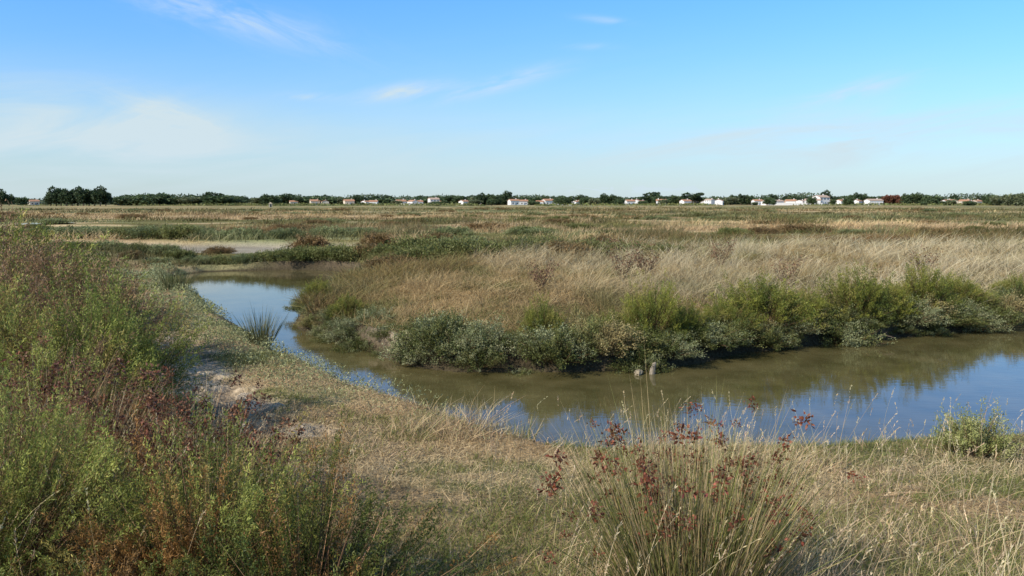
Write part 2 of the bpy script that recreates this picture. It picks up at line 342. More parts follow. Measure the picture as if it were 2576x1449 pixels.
ob('purslane_mat',mk('purslane_mat',*V,M_LEAF),'low mat of grey green sea purslane edging the water','ground cover','stuff')
# ------------------------------------------------------------------ bushes
def bush(rx,ry,h,nb,nl,ll,lw,cols,spread=.05,dirspread=.7,leaf=False,upb=.3,stemc=(.16,.095,.05),stemw=.006,tmin=.4,seed=0,dead=0,la=.85,shade=.36):
    az=U(0,6.283,nb);rho=np.sqrt(rng.random(nb))
    lump=1-la*.58+la*(fbm(np.cos(az)*3+seed*5,np.sin(az)*3+rho*3.5,200+seed,3)*1.25-.06)+rng.normal(0,.04,nb)
    T=np.stack([rx*rho*np.cos(az)*lump,ry*rho*np.sin(az)*lump,h*np.sqrt(np.maximum(1-rho**2,.015))*lump*U(.74,1.05,nb)],1)
    B=T*np.array([.25,.25,0]);D=T-B
    cols=np.array(cols);ci=fbm(T[:,0]/rx*2.2+9,T[:,1]/ry*2.2+T[:,2]*2,300+seed,2);ci=np.clip((ci-.25)/.5*len(cols)+rng.normal(0,.55,nb),0,len(cols)-1).astype(int)
    cb=cols[ci]*(1+rng.normal(0,.13,(nb,1)))
    S_=rib(B,norm(D),np.linalg.norm(D,axis=1),stemw,rv(nb)*np.array([.06,.06,0]),jit(stemc,nb,.2),jit(stemc,nb,.2)*1.3,3)
    if dead:
        nd=dead;j=rng.integers(0,nb,nd);Dd=D[j]*U(.7,1.08,nd)[:,None]+rv(nd)*.04
        S_=join(S_,rib(B[j],norm(Dd),np.linalg.norm(Dd,axis=1),stemw*.9,rv(nd)*.1,jit((.34,.19,.10),nd,.3),jit((.48,.31,.17),nd,.3),3))
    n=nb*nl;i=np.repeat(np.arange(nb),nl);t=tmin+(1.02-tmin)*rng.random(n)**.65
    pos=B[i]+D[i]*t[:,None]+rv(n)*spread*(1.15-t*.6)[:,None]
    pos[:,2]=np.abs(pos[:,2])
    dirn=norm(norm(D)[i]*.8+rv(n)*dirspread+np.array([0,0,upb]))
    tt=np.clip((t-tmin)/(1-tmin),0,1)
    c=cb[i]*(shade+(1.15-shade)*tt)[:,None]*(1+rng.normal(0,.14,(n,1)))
    Lf=rib(pos,dirn,ll*U(.6,1.3,n),lw*U(.7,1.3,n),rv(n)*.15,c*.85,c*1.1,2,prof=[.45,1] if leaf else [1,.7])
    return S_,Lf
def place_bush(name,data,x,y,label,cat,group=None,rot=0,scale=1,zo=-.03):
    e=ob(name,None,label,cat,None,group,None,(x,y,float(hgt(np.array([x]),np.array([y]))[0])+zo),rot,scale)
    e.empty_display_size=.1
    for nm,me in data: ob(nm,me,parent=e)
    return e
def bushdata(tag,**k):
    S_,L_=bush(**k);return [('branches',mk(tag+'_branches',*S_,M_WOOD)),('foliage',mk(tag+'_foliage',*L_,M_LEAF))]
TG=[(.20,.23,.05),(.29,.31,.07),(.37,.38,.09),(.39,.31,.09)]
DG=[(.12,.14,.032),(.17,.175,.038),(.28,.15,.05),(.09,.115,.027)]
PB=[(.32,.19,.10),(.23,.14,.075),(.40,.26,.13),(.22,.185,.07)]
SG=[(.25,.255,.045),(.19,.21,.04),(.13,.16,.032),(.30,.275,.065)]
PU=[(.30,.315,.16),(.24,.26,.12),(.37,.37,.20),(.17,.19,.075)]
def near(name,x,y,rx,ry,h,nb,nl,ll,lw,cols,label,seed,**k):
    k.setdefault('dead',80);k.setdefault('la',1.15);k.setdefault('shade',.26)
    place_bush(name,bushdata(name,rx=rx,ry=ry,h=h,nb=nb,nl=nl,ll=ll,lw=lw,cols=cols,seed=seed,**k),x,y,label,'bush')
near('tamarisk_bush',-2.5,3.6,1.0,.85,.86,680,125,.018,.0040,TG,'feathery bright green tamarisk bush beside the trampled turf',1,spread=.016)
near('tamarisk_bush',-1.45,3.5,.72,.65,.78,520,125,.016,.0040,TG+[(.36,.19,.06)],'feathery green and rusty tamarisk bush beside the turf',2,spread=.015)
near('shrubby_seablite',-.90,3.2,.70,.6,.66,560,115,.014,.0046,DG,'dark green seablite bush with brown twigs on the turf',3,spread=.016)
near('shrubby_seablite',-.48,2.75,.55,.45,.40,380,110,.014,.0046,DG[:2]+DG[3:],'low dark green seablite bush spreading over dry turf',4,spread=.016)
near('tamarisk_bush',-1.8,2.7,.75,.5,.48,400,110,.016,.0040,[(.30,.17,.06)]+DG+TG[:2],'low feathery olive tamarisk bush among dry grass',14,spread=.015)
near('tamarisk_bush',-3.85,7.1,1.05,1.0,1.10,680,95,.028,.0072,TG,'tall feathery light green tamarisk beside the bare soil',5,spread=.028)
near('tamarisk_bush',-4.9,6.9,1.2,.95,1.15,580,85,.028,.0072,TG+PB[:2],'tall green tamarisk with reddish twigs in the thicket',6,spread=.032)
near('tamarisk_bush',-3.65,5.9,.95,.65,.80,540,95,.023,.0058,TG[:3]+PB[1:2],'dark green tamarisk bush behind flowering rushes',7,spread=.024)
near('heath_bush',-5.6,10.0,1.25,1.2,1.22,550,65,.04,.011,PB,'purple brown dry bush above the water bank',8,spread=.045)
near('heath_bush',-6.9,10.2,1.4,1.3,1.28,550,65,.04,.011,PB+TG[:1],'tall brown and olive dry bush in the thicket',9,spread=.045)
near('heath_bush',-5.1,8.4,1.0,.9,1.02,450,70,.036,.009,PB[:2]+TG[:2],'mixed brown and green bush in the thicket',10,spread=.04)
near('tamarisk_bush',-9.3,14.0,2.0,1.8,1.42,600,65,.07,.02,TG+PB[:2],'broad tall olive tamarisk in the thicket',12,spread=.07)
near('tamarisk_bush',-7.6,12.9,1.3,1.2,1.15,400,65,.05,.015,PB+TG[:2],'rounded brown olive bush at the thicket edge',13,spread=.055)
near('purslane_bush',4.05,6.8,.36,.3,.40,220,60,.020,.007,[(.38,.39,.14),(.44,.42,.18),(.29,.31,.10)],'small round grey green purslane bush at the water edge',15,spread=.025,leaf=True)
# island edge purslane (shared variants)
GD=[(.14,.155,.045),(.18,.185,.06),(.10,.12,.035)]
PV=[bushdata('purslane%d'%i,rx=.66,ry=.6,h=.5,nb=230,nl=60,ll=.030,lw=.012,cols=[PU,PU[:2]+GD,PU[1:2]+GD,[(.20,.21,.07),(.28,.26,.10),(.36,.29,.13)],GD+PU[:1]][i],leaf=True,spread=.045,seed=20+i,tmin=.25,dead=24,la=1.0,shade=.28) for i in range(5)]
# walk along the bank line
bk=[p_ for p_ in IS if p_[1]<24 and p_[0]<22];bk=np.array(bk)
sg=np.r_[0,np.cumsum(np.hypot(*np.diff(bk,axis=0).T))]
s_=0;i=0
while s_<sg[-1]:
    px_=np.interp(s_,sg,bk[:,0]);py_=np.interp(s_,sg,bk[:,1]);e_=.15
    nxv=np.array([np.interp(s_+e_,sg,bk[:,0])-np.interp(s_-e_,sg,bk[:,0]),np.interp(s_+e_,sg,bk[:,1])-np.interp(s_-e_,sg,bk[:,1])]);nxv/=np.hypot(*nxv)+1e-9
    nrm=np.array([nxv[1],-nxv[0]])
    if sdw(np.array([px_+nrm[0]*.6]),np.array([py_+nrm[1]*.6]))[0]<0: nrm=-nrm
    gap=(abs(px_+1.85)<.22 and py_<13.3) or (abs(px_-2.75)<.2 and py_<12.6)
    for off in ((.14,.34,.64) if not gap else (.7,)):
        if off>.5 and rng.random()<.5: continue
        o2=off+rng.normal()*.06;sc=U(.42,.92,1)[0]*(.9 if off>.5 else 1)*(1 if px_>-1.6 else .72)
        q=np.array([px_,py_])+nrm*o2+rng.normal(0,.08,2)
        v_=int(rng.choice([0,1,2,3,4],p=[.24,.22,.18,.12,.24]))
        place_bush('purslane_bush',PV[v_],q[0],q[1],'grey green sea purslane bush overhanging the muddy water edge','bush','purslane bushes along the muddy bank',rot=i*2.1,scale=(sc*1.25,sc*1.1,sc*U(.7,1.2,1)[0]),zo=-.12)
        i+=1
    s_+=.56 if py_<15.5 else .9
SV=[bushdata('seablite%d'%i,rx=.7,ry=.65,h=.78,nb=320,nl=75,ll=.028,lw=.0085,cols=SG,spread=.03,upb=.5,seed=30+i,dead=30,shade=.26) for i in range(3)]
for i,(x_,y_,s_) in enumerate([(4.2,13.3,(1.35,1,1.1)),(5.0,13.7,(.9,.8,.75)),(6.15,14.15,(1.3,1,1.1)),(6.95,14.6,(1.0,.8,.8)),(7.75,15.0,(1.35,1,1.1)),(.45,11.8,(.55,.5,.8)),(1.5,11.9,(.6,.5,.6)),(2.1,12.0,(.8,.6,1.1)),(2.7,12.3,(.7,.6,.7)),(-3.0,14.4,(.55,.5,.55)),(-4.1,16.7,(.5,.6,.6)),(3.4,12.8,(.8,.5,.65)),(8.9,15.7,(1.0,.7,.8)),(-9.0,21.3,(.5,.5,.4)),(10.8,16.9,(1.0,.7,.65)),(12.5,18,(1,.7,.6))]):
    place_bush('seablite_bush',SV[i%3],x_,y_,'bushy yellow green seablite growing on the grassy bank','bush','seablite bushes on the grassy bank',rot=i*1.7,scale=s_)
# mid-distance scattered shrubs
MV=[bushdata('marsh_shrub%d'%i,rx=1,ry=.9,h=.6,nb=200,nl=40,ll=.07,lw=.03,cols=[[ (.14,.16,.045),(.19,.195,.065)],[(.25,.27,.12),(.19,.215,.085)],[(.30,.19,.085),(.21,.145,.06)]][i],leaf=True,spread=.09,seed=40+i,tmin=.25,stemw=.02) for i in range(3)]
ml=[(-3.0,27.5,0,1.1),(-4.5,28.6,0,.8),(-6.9,29.2,0,.8),(-7.9,29.2,0,.8),(-6.0,28.8,0,.9),(-7.3,29.0,0,.7),(-5.2,29.1,2,.8),(-8.8,29.2,0,.7),(-9.6,29.1,1,.6),(-10.5,29.0,0,.55),(-11.4,28.9,1,.5),(-12.3,29.5,0,.6),(-13.2,29.9,1,.6),(-14.1,29.6,0,.6),(-15.2,30.1,1,.6),(-16.3,30.3,0,.6),(-17.4,30.5,1,.6),(-12.4,27.9,1,.45),(-13.6,28.4,2,.45),(-1.6,27.8,1,.9),(3.2,28,2,.9),(1.0,27.6,0,.9),(-2.6,24.2,0,1.0),(-1.4,24.6,0,1.1),(-.4,24.2,0,.9),(.6,24.8,0,1.0),(1.6,23.8,2,.8),(-3.4,23.2,2,.7),(2.6,24.6,0,.9),(3.8,24.3,0,.8),(4.8,24.8,0,.7),(-16.2,38.5,0,1.2),(-17.5,38.9,1,1.0),(-19,39,0,.9),(-21,39,1,1.0),(-14.8,38.6,1,.8),(-13,38.4,1,.9),(-11,38.8,1,.8),(-9,39.2,1,.9),(-7,38.8,1,.7),(-8.8,34.9,2,1.0),(-3,39.5,1,.8),(1,40,1,.8),(5,40,0,.7),(-11.5,31.2,2,.5),(-5.5,32.5,2,.8),(-3,33,2,.7),(-23,38,0,1.0)]
for i in range(100):
    r_=40*(200/40)**rng.random();a_=math.radians(U(-36,36,1)[0]);ml.append((r_*math.sin(a_),r_*math.cos(a_),int(rng.choice([0,1,2],p=[.3,.3,.4])),.35+.0025*r_+.6*rng.random()**2))
LB=['dark green low shrub standing in dry marsh grass','grey green low shrub standing in dry marsh grass','brown dried shrub standing in dry marsh grass']
for i,(x_,y_,v_,s_) in enumerate(ml):
    if sdw(np.array([x_]),np.array([y_]))[0]<.2: continue
    place_bush('marsh_shrub',MV[v_],x_,y_,LB[v_],'shrub','low shrubs scattered over the marsh',rot=i*1.3 if y_<40 else rng.normal()*.3,scale=(s_*(1.3 if y_<40 else 1.7),s_,s_*(.95 if y_<40 else .75)))
# ------------------------------------------------------------------ rush clumps
def seedhead(col):
    n=34;pos=rv(n)*np.array([.011,.011,.015]);c=jit(col,n,.35,.1)
    return rib(pos,norm(rv(n)+pos*60),U(.008,.018,n),.008,rv(n)*.1,c*.7,c*1.3,2,prof=[.6,1])
SH=[mk('seed_head',*seedhead((.22,.078,.042)),M_LEAF) for _ in range(4)]
SHB=[mk('seed_head',*seedhead((.20,.095,.055)),M_LEAF) for _ in range(4)]
def rushes(x,y,n,h,spread,rb,nh,label,lean=(0,0),w=.0038,cols=((.30,.30,.09),(.18,.20,.055),(.62,.47,.25)),hr=.75,group=None,hs=1,pr=(.40,.30,.30),jt=.09,tm=1.3,sh=None):
    z=float(hgt(np.array([x]),np.array([y]))[0])-.02
    e=ob('rush_clump',None,label,'rushes',None,group,None,(x,y,z));e.empty_display_size=.1
    a=U(0,6.283,n);q=np.sqrt(rng.random(n));b=np.stack([rb*q*np.cos(a),rb*q*np.sin(a),0*q],1)
    til=spread*q*U(.3,tm,n)
    dd=norm(np.stack([np.cos(a)*til+lean[0],np.sin(a)*til+lean[1],np.ones(n)],1)+rv(n)*jt)
    L=h*U(.5,1.1,n);bd=np.stack([np.cos(a)*.06,np.sin(a)*.06,-.03+0*a],1)+rv(n)*.07
    cols=np.array(cols);c=cols[rng.choice(len(cols),n,p=pr)]*(1+rng.normal(0,.2,(n,1)))
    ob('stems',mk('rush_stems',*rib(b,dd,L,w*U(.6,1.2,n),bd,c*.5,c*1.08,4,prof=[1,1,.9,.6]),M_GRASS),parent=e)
    sh=sh or SH
    for j in range(nh):
        i=int(rng.integers(0,n));t=U(hr,.97,1)[0]
        p=b[i]+dd[i]*L[i]*t+bd[i]*L[i]*t*t+rv(1)[0]*.004
        o=ob('seed_head',sh[j%4],parent=e,loc=tuple(p),scale=hs*U(.7,1.5,1)[0]);o.rotation_euler=tuple(U(0,6.28,3))
    return e
rushes(.80,3.5,1500,.97,.46,.26,100,'dense spiny rush clump with dark red brown seed heads',w=.0038,hs=1.12,jt=.10,lean=(-.02,0),hr=.70,cols=((.28,.27,.085),(.17,.185,.055),(.54,.40,.21)),pr=(.36,.30,.34),tm=1.4)
rushes(1.0,3.62,500,.82,.5,.2,40,'loose spiny rush clump tangled with straw coloured grass',w=.0036,hs=1.0,jt=.12,hr=.65,cols=((.30,.28,.09),(.19,.19,.06),(.60,.45,.25)),pr=(.3,.25,.45),tm=1.4)
for (x_,y_,h_,nh) in [(-2.75,5.0,.84,85),(-2.2,5.15,.82,99),(-1.75,4.85,.62,70),(-3.2,5.2,.86,70),(-2.45,4.75,.66,80)]:
    rushes(x_,y_,520,h_,.6,.2,nh,'rush clump with brown seed heads beside tamarisk bushes',lean=(.12,-.05),cols=((.44,.27,.14),(.25,.155,.08),(.68,.52,.30)),hs=1.3,sh=SHB)
rushes(-3.95,12.35,260,.62,.55,.16,0,'dark green rush tuft standing at the water edge',w=.007,cols=((.12,.135,.055),(.14,.16,.065),(.30,.27,.13)))
rushes(-8.6,20.2,220,.72,.5,.3,0,'dark rush tuft at the pool edge',w=.011,cols=((.12,.135,.055),(.14,.16,.065),(.30,.27,.13)))
rushes(-4.45,17.6,200,.5,.4,.3,0,'olive brown rush tuft at the pool edge',w=.01,cols=((.30,.23,.095),(.22,.185,.07),(.40,.30,.13)))
rushes(.05,7.6,160,.28,.6,.18,0,'short green rush tuft at the water edge',w=.006)
# dried thistles
def thistle(x,y,s):
    n=26;a=U(0,6.283,n);dd=norm(np.stack([np.cos(a)*.45,np.sin(a)*.45,np.ones(n)],1));L=U(.5,1,n)*s
    c=jit((.16,.10,.06),n,.2);A=rib(np.zeros((n,3)),dd,L,.012,rv(n)*.1,c,c,3,prof=[1,.8,.6])
    i=rng.integers(0,n,420);t=U(.5,1.02,420);q=dd[i]*(L[i]*t)[:,None]+rv(420)*.05;c=jit((.22,.13,.075),420,.3)
    B=rib(q,norm(rv(420)),U(.02,.05,420),.022,rv(420)*.2,c,c,2,prof=[.6,1])
    e=ob('dried_thistle',None,'dead brown thistle rising above straw grass','thistle',None,'dead thistles in the straw grass',None,(x,y,float(hgt(np.array([x]),np.array([y]))[0])))
    ob('stems',mk('thistle_stems',*A,M_WOOD),parent=e);ob('dry_leaves',mk('thistle_leaves',*B,M_LEAF),parent=e)
for a_ in [(2.3,16.6,1.05),(.55,15.2,.7),(5.6,16.2,.8),(9.6,18.5,.9),(5.1,19.5,.9),(2.9,17.2,.9)]: thistle(*a_)
# ------------------------------------------------------------------ trees
def tube(p0,p1,r0,r1,k=7):
    p0=np.array(p0,float);p1=np.array(p1,float);d=norm(p1-p0);u=norm(np.cross(d,[.3,1,.2]));v=np.cross(d,u);V=[]
    for p,r in ((p0,r0),(p1,r1)):
        for j in range(k):
            t=2*math.pi*j/k;V.append(p+r*(u*math.cos(t)+v*math.sin(t)))
    F=[]
    for j in range(k):
        a_=j;b_=(j+1)%k;F+=[(a_,b_,k+b_),(a_,k+b_,k+a_)]
    return np.array(V),np.array(F),np.tile((.16,.12,.09),(len(V),1))
def tree(tag,h,cw,base,cols,kind):
    parts=[tube((0,0,-.2),(0.1,0,h*.35),.32,.24),tube((.1,0,h*.35),(.25,.1,h*.7),.24,.14)]
    lob=[]
    nl=12
    for i in range(nl):
        a=i*2.4;rr=cw*.5*math.sqrt((i+.5)/nl)*.8
        z=(base+ (h-base)*(.4+.55*math.sqrt(max(0,1-(rr/(cw*.5))**2))*rng.random()))
        if kind=='umbrella': z=h*.9-.12*rr+.2*rng.normal()
        c=np.array((rr*math.cos(a),rr*math.sin(a),z))
        parts.append(tube((.12,0,h*(.45 if kind!='umbrella' else .68)),c,.12,.04,5))
        lob.append((c,cw*U(.12,.25,1)[0],(h-base)*U(.15,.28,1)[0] if kind!='umbrella' else .75))
    if kind!='umbrella':
        for i in range(5): lob.append((np.array((rng.normal()*cw*.2,rng.normal()*cw*.2,base+(h-base)*.3)),cw*.25,(h-base)*.28))
    L_=[]
    for c,r1,r2 in lob:
        n=110;q=norm(rv(n));pos=c+q*np.array([r1,r1,r2])*(rng.random((n,1))**.4)
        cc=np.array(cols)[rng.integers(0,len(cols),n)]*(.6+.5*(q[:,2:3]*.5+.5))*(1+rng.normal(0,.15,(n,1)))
        L_.append(rib(pos,norm(q+rv(n)*.8),U(.5,1.1,n),.6,rv(n)*.2,cc,cc,2,prof=[.6,1]))
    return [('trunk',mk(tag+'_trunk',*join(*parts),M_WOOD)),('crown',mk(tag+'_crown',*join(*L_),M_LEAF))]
DK=[(.05,.08,.038),(.065,.10,.042),(.09,.12,.055)]
MD=[(.10,.14,.06),(.12,.165,.07),(.085,.12,.055)]
OL=[(.18,.20,.10),(.14,.17,.085),(.21,.23,.125)]
RD=[(.22,.09,.055),(.17,.08,.045)]
TV={'oak':tree('oak',7.5,8,1.2,MD,'r'),'pine':tree('pine',8.5,8,1.5,DK,'r'),'olive':tree('olive',6,8,.6,OL,'r'),'low':tree('low',4.8,8.5,.3,MD,'r'),'umb':tree('umb',10.5,7.5,8,DK,'umbrella'),'plum':tree('plum',6.5,9,.5,RD,'r')}
TL={'oak':('oak_tree','green broadleaved tree with a rounded uneven crown','tree'),'pine':('pine_tree','dark green pine with a dense rounded crown','tree'),'olive':('tamarisk_tree','grey olive tamarisk tree with a loose crown','tree'),'low':('hedge_tree','low spreading green tree in a village hedge','tree'),'umb':('umbrella_pine','umbrella pine with a flat crown on a bare trunk','tree'),'plum':('plum_tree','tree with dark reddish purple foliage near the houses','tree')}
def ptree(kind,u,Yd,s=1.0,sx=1.0):
    xx=u*Yd;nm,lb,ct=TL[kind]
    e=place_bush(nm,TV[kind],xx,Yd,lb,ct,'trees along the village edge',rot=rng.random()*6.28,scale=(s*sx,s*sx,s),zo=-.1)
K=lambda u:(u-1288)/2003
for i,u in enumerate([134,148,160,174,188,202,216,230,244,258,272]): ptree('pine',K(u),430+8*(i%3),.93+.06*((i*3)%4)-.2*(i in(0,10)))
for u,kd,D,s in [(10,'pine',420,.95),(30,'oak',520,.9),(60,'low',600,1.2),(1210,'pine',620,1.0),(1228,'pine',640,.95),(1245,'oak',620,1.0),(1275,'pine',640,1.2),(1262,'oak',660,1.05),(1518,'pine',580,.9),(1535,'oak',580,.95),(1550,'oak',580,.85),(1645,'umb',660,1.0),(1757,'umb',700,1.0),(2225,'plum',600,1.1),(2240,'plum',605,1.15),(2255,'plum',600,1.0),(2150,'pine',640,1.05),(2165,'oak',650,1.1),(2135,'oak',640,.95),(2070,'pine',680,1.3),(2275,'oak',580,1.0),(2295,'oak',580,1.1),(2315,'oak',580,1.0),(2335,'low',570,1.4),(2480,'oak',520,.9),(2500,'olive',500,1.0),(2530,'olive',460,1.0),(2550,'olive',440,1.1),(2573,'olive',440,1.15),(1840,'oak',650,1.0),(1860,'pine',660,.95),(1880,'oak',660,1.0),(1700,'low',640,1.4),(1940,'pine',670,.95),(1990,'oak',660,1.0)]: ptree(kd,K(u),D,s)
for i in range(220):
    u=rng.choice([U(300,400,1)[0],U(400,700,1)[0],U(400,700,1)[0],U(700,900,1)[0],U(900,1300,1)[0],U(900,1300,1)[0],U(1300,1900,1)[0],U(1300,1900,1)[0],U(1900,2600,1)[0],U(1900,2600,1)[0]])
    kd=rng.choice(['low','oak','pine','olive'],p=[.44,.28,.14,.14]);lo=1.35 if kd=='low' else 1.0
    ptree(kd,K(u),U(620,760,1)[0] if u>700 else U(520,640,1)[0],U(.68,1.02,1)[0]*lo,U(1.1,2.4,1)[0])
for i in range(34):
    ptree(str(rng.choice(['low','olive','oak'])),K(U(720,2500,1)[0]),U(490,550,1)[0],U(.42,.72,1)[0],U(1.0,1.8,1)[0])
# far hedge line
x=U(-700,700,50000);y=U(790,860,50000);n=len(x);hh=12*fbm(x*.03,x*0,141,4)+2.4
c=jit((.12,.155,.09),n,.25)
V=rib(np.stack([x,y,rng.random(n)*hh],1),norm(rv(n)),U(1,2,n),1.3,rv(n)*.2,c,c,2,prof=[.6,1])
x=U(-420,420,20000);y=U(470,520,20000)+.1*np.abs(x);n=len(x);hh=1.7*ss(.42,.62,fbm(x*.02,y*0,142,4))
k=hh>.3;x=x[k];y=y[k];hh=hh[k];n=len(x);c=jit((.19,.20,.07),n,.25)
V2=rib(np.stack([x,y,rng.random(n)*hh+.3],1),norm(rv(n)),U(.5,1.1,n),.8,rv(n)*.2,c,c,2,prof=[.6,1])
ob('far_woodland',mk('far_woodland',*join(V,V2),M_LEAF),'distant line of hedges and woodland along the marsh edge','woodland','stuff')
# ------------------------------------------------------------------ houses
MWH=simplemat('white_render',(.78,.76,.72),.8,1,.06);MCR=simplemat('cream_render',(.66,.58,.46),.8,1,.1)
MTI=simplemat('clay_tiles',(.46,.24,.14),.8,6,.25);MTP=simplemat('pale_clay_tiles',(.50,.36,.27),.8,6,.2);MSH=simplemat('shutter_paint',(.2,.28,.34),.5,3,.1);MGL=simplemat('window_glass',(.04,.05,.06),.1,2,.1);MST=simplemat('rough_stone',(.5,.42,.30),.9,5,.3)
def pmesh(name,V,F,mat):
    me=bpy.data.meshes.new(name);me.from_pydata(V,[],F);me.materials.append(mat);me.update();return me
def box(name,x0,x1,y0,y1,z0,z1,mat):
    V=[(x0,y0,z0),(x1,y0,z0),(x1,y1,z0),(x0,y1,z0),(x0,y0,z1),(x1,y0,z1),(x1,y1,z1),(x0,y1,z1)]
    return pmesh(name,V,[(0,3,2,1),(4,5,6,7),(0,1,5,4),(1,2,6,5),(2,3,7,6),(3,0,4,7)],mat)
def house(w,dp,e,r,mw_,mr_,nwin,storeys=1):
    W=w/2;D=dp/2
    V=[(-W,-D,0),(W,-D,0),(W,D,0),(-W,D,0),(-W,-D,e),(W,-D,e),(W,D,e),(-W,D,e),(-W,0,e+r),(W,0,e+r)]
    wall=pmesh('house_wall',V,[(0,1,5,4),(2,3,7,6),(1,2,6,9,5),(3,0,4,8,7),(4,5,9,8),(6,7,8,9),(0,3,2,1)],mw_)
    o=.35;s=r/D;ze=e-o*s+.06;V=[]
    for xx in (-W-o,W+o):
        V+=[(xx,-D-o,ze),(xx,0,e+r+.06),(xx,D+o,ze),(xx,-D-o,ze+.15),(xx,0,e+r+.2),(xx,D+o,ze+.15)]
    roof=pmesh('house_roof',V,[(0,1,4,3),(1,2,5,4),(6,9,10,7),(7,10,11,8),(3,4,10,9),(4,5,11,10),(0,6,7,1),(1,7,8,2),(0,3,9,6),(2,8,11,5)],mr_)
    parts=[('wall',wall,(0,0,0),None),('roof',roof,(0,0,0),None),('door',box('door',-.5,.5,-.06,.06,0,2.1,MSH),(w*.08,-D-.05,0),None)]
    wm=box('window',-.45,.45,-.05,.05,0,1.0,MGL)
    for st in range(storeys):
        for i in range(nwin):
            xx=-W+(i+.5)*w/nwin
            if st==0 and abs(xx-w*.08)<1.2: continue
            parts.append(('window',wm,(xx,-D-.04,1.0+2.7*st),None))
    ch=box('chimney',-.35,.35,-.3,.3,e+r-.5,e+r+.9,mw_)
    return parts,ch,w
HT=[house(7.5,6.5,3.4,1.2,MWH,MTI,2),house(8,7,5.2,1.2,MWH,MTP,3,2),house(11,7,3.6,1.1,MWH,MTP,3),house(7.5,6.5,3.4,1.2,MCR,MTI,2)]
HL=['single storey white house with an orange tiled roof','two storey white house with a pale tiled roof','long low white house with a pale tiled roof','cream house with an orange tiled roof']
def phouse(u,D,t,rot=0,s=1):
    parts,ch,w=HT[t];x_=K(u)*D
    e=ob('village_house',None,HL[t],'house',None,'houses along the village edge',None,(x_,D,float(hgt(np.array([x_]),np.array([float(D)]))[0])-.1),rot*4,s)
    for nm,me,lc,_ in parts:
        o=ob(nm,me,parent=e,loc=lc)
        if nm=='roof': ob('chimney',ch,parent=o,loc=(w*.3,.6,0))
HP=[(92,660,3,.2),(318,680,3,.1),(352,680,3,-.2),(742,620,3,.1),(795,620,3,.1),(820,620,3,-.3),(880,600,3,.1),(942,590,0,0),(1010,570,0,.1),(1040,585,0,-.2),(1092,570,1,.1,.85),(1168,595,0,.2),(1292,600,0,.1),(1378,600,0,.1),(1415,600,3,-.2),(1460,595,3,.2),(1490,610,0,0),(1600,610,0,.3),(1722,600,0,.1),(1782,595,1,-.2,.72),(1805,610,0,.3),(1925,570,0,.1),(1950,585,2,.1),(1985,570,0,-.1),(2012,595,2,.2),(2060,575,1,.1,1.1),(2040,570,2,-.1),(2112,570,0,.1),(2192,530,2,.05,.9),(2150,600,0,.2),(2375,580,0,.1),(2420,580,3,-.2),(2450,610,3,.1)]
for u in [925,1058,1110,1200,1320,1350,1395,1440,1578,1622,1668,1740,1765,1905,1970,2000,2085,2130,2210,2340,2395,2435]: HP.append((u+float(U(-9,9,1)[0]),float(U(575,640,1)[0]),int(rng.choice([0,0,3])),rng.normal()*.25,float(U(.65,.98,1)[0])))
for a_ in HP: phouse(*(a_ if len(a_)>4 else a_+(float(U(.78,1.0,1)[0]),)))
# white garden wall pieces
def wallseg(u0,u1,D,h):
    x0=K(u0)*D;x1=K(u1)*D;zz=float(hgt(np.array([(x0+x1)/2]),np.array([float(D)]))[0])-.3
    e=ob('garden_wall',box('garden_wall',0,x1-x0,-.15,.15,0,h+.3,MWH),'long white rendered garden wall beside the village houses','wall',None,None,None,(x0,D,zz))
    ob('coping',box('coping',-.1,x1-x0+.1,-.22,.22,h+.3,h+.42,MWH),parent=e)
wallseg(1935,2065,560,1.6);wallseg(1385,1440,570,1.4);wallseg(1000,1045,560,1.4)
# stone hut in the marsh
hx=K(684)*330;hz=float(hgt(np.array([hx]),np.array([330.]))[0])
e=ob('stone_hut',None,'small square stone hut with a pitched roof standing in the marsh','hut',None,None,None,(hx,330,hz-.1),.3)
ob('wall',pmesh('hut_wall',[(-.7,-.7,0),(.7,-.7,0),(.7,.7,0),(-.7,.7,0),(-.65,-.65,1.5),(.65,-.65,1.5),(.65,.65,1.5),(-.65,.65,1.5)],[(0,1,5,4),(1,2,6,5),(2,3,7,6),(3,0,4,7),(4,5,6,7)],MST),parent=e)
ob('roof',pmesh('hut_roof',[(-.8,-.8,1.51),(.8,-.8,1.51),(.8,.8,1.51),(-.8,.8,1.51),(0,0,2.1)],[(0,1,4),(1,2,4),(2,3,4),(3,0,4),(0,3,2,1)],MST),parent=e)
ob('door',box('hut_door',-.3,.3,-.04,.04,0,1.2,MGL),parent=e,loc=(0,-.72,0))
# weathered post and stone at the waterline
MPW=simplemat('weathered_wood',(.27,.225,.165),.85,14,.35,.5);MPS=simplemat('pale_stone',(.34,.28,.19),.9,9,.3,.5)
def lathe(name,rings,mat,k=9,noise=.12):
    V=[];F=[]
    for r,z,ox in rings:
        for j in range(k):
            t=2*math.pi*j/k;rr=r*(1+noise*rng.normal());V.append((ox+rr*math.cos(t),rr*math.sin(t)*.8,z))
    for i in range(len(rings)-1):
        for j in range(k): F.append((i*k+j,i*k+(j+1)%k,(i+1)*k+(j+1)%k,(i+1)*k+j))
    F.append(tuple(range((len(rings)-1)*k,len(rings)*k)));F.append(tuple(range(k))[::-1])
    return pmesh(name,V,F,mat)
ob('wooden_post',lathe('wooden_post',[(.045,-.25,0),(.045,0,.0),(.042,.07,.01),(.04,.12,.02),(.03,.15,.035),(.015,.165,.04)],MPW),'short weathered broken post standing at the muddy waterline','post',None,None,None,(1.98,11.05,0),.4)
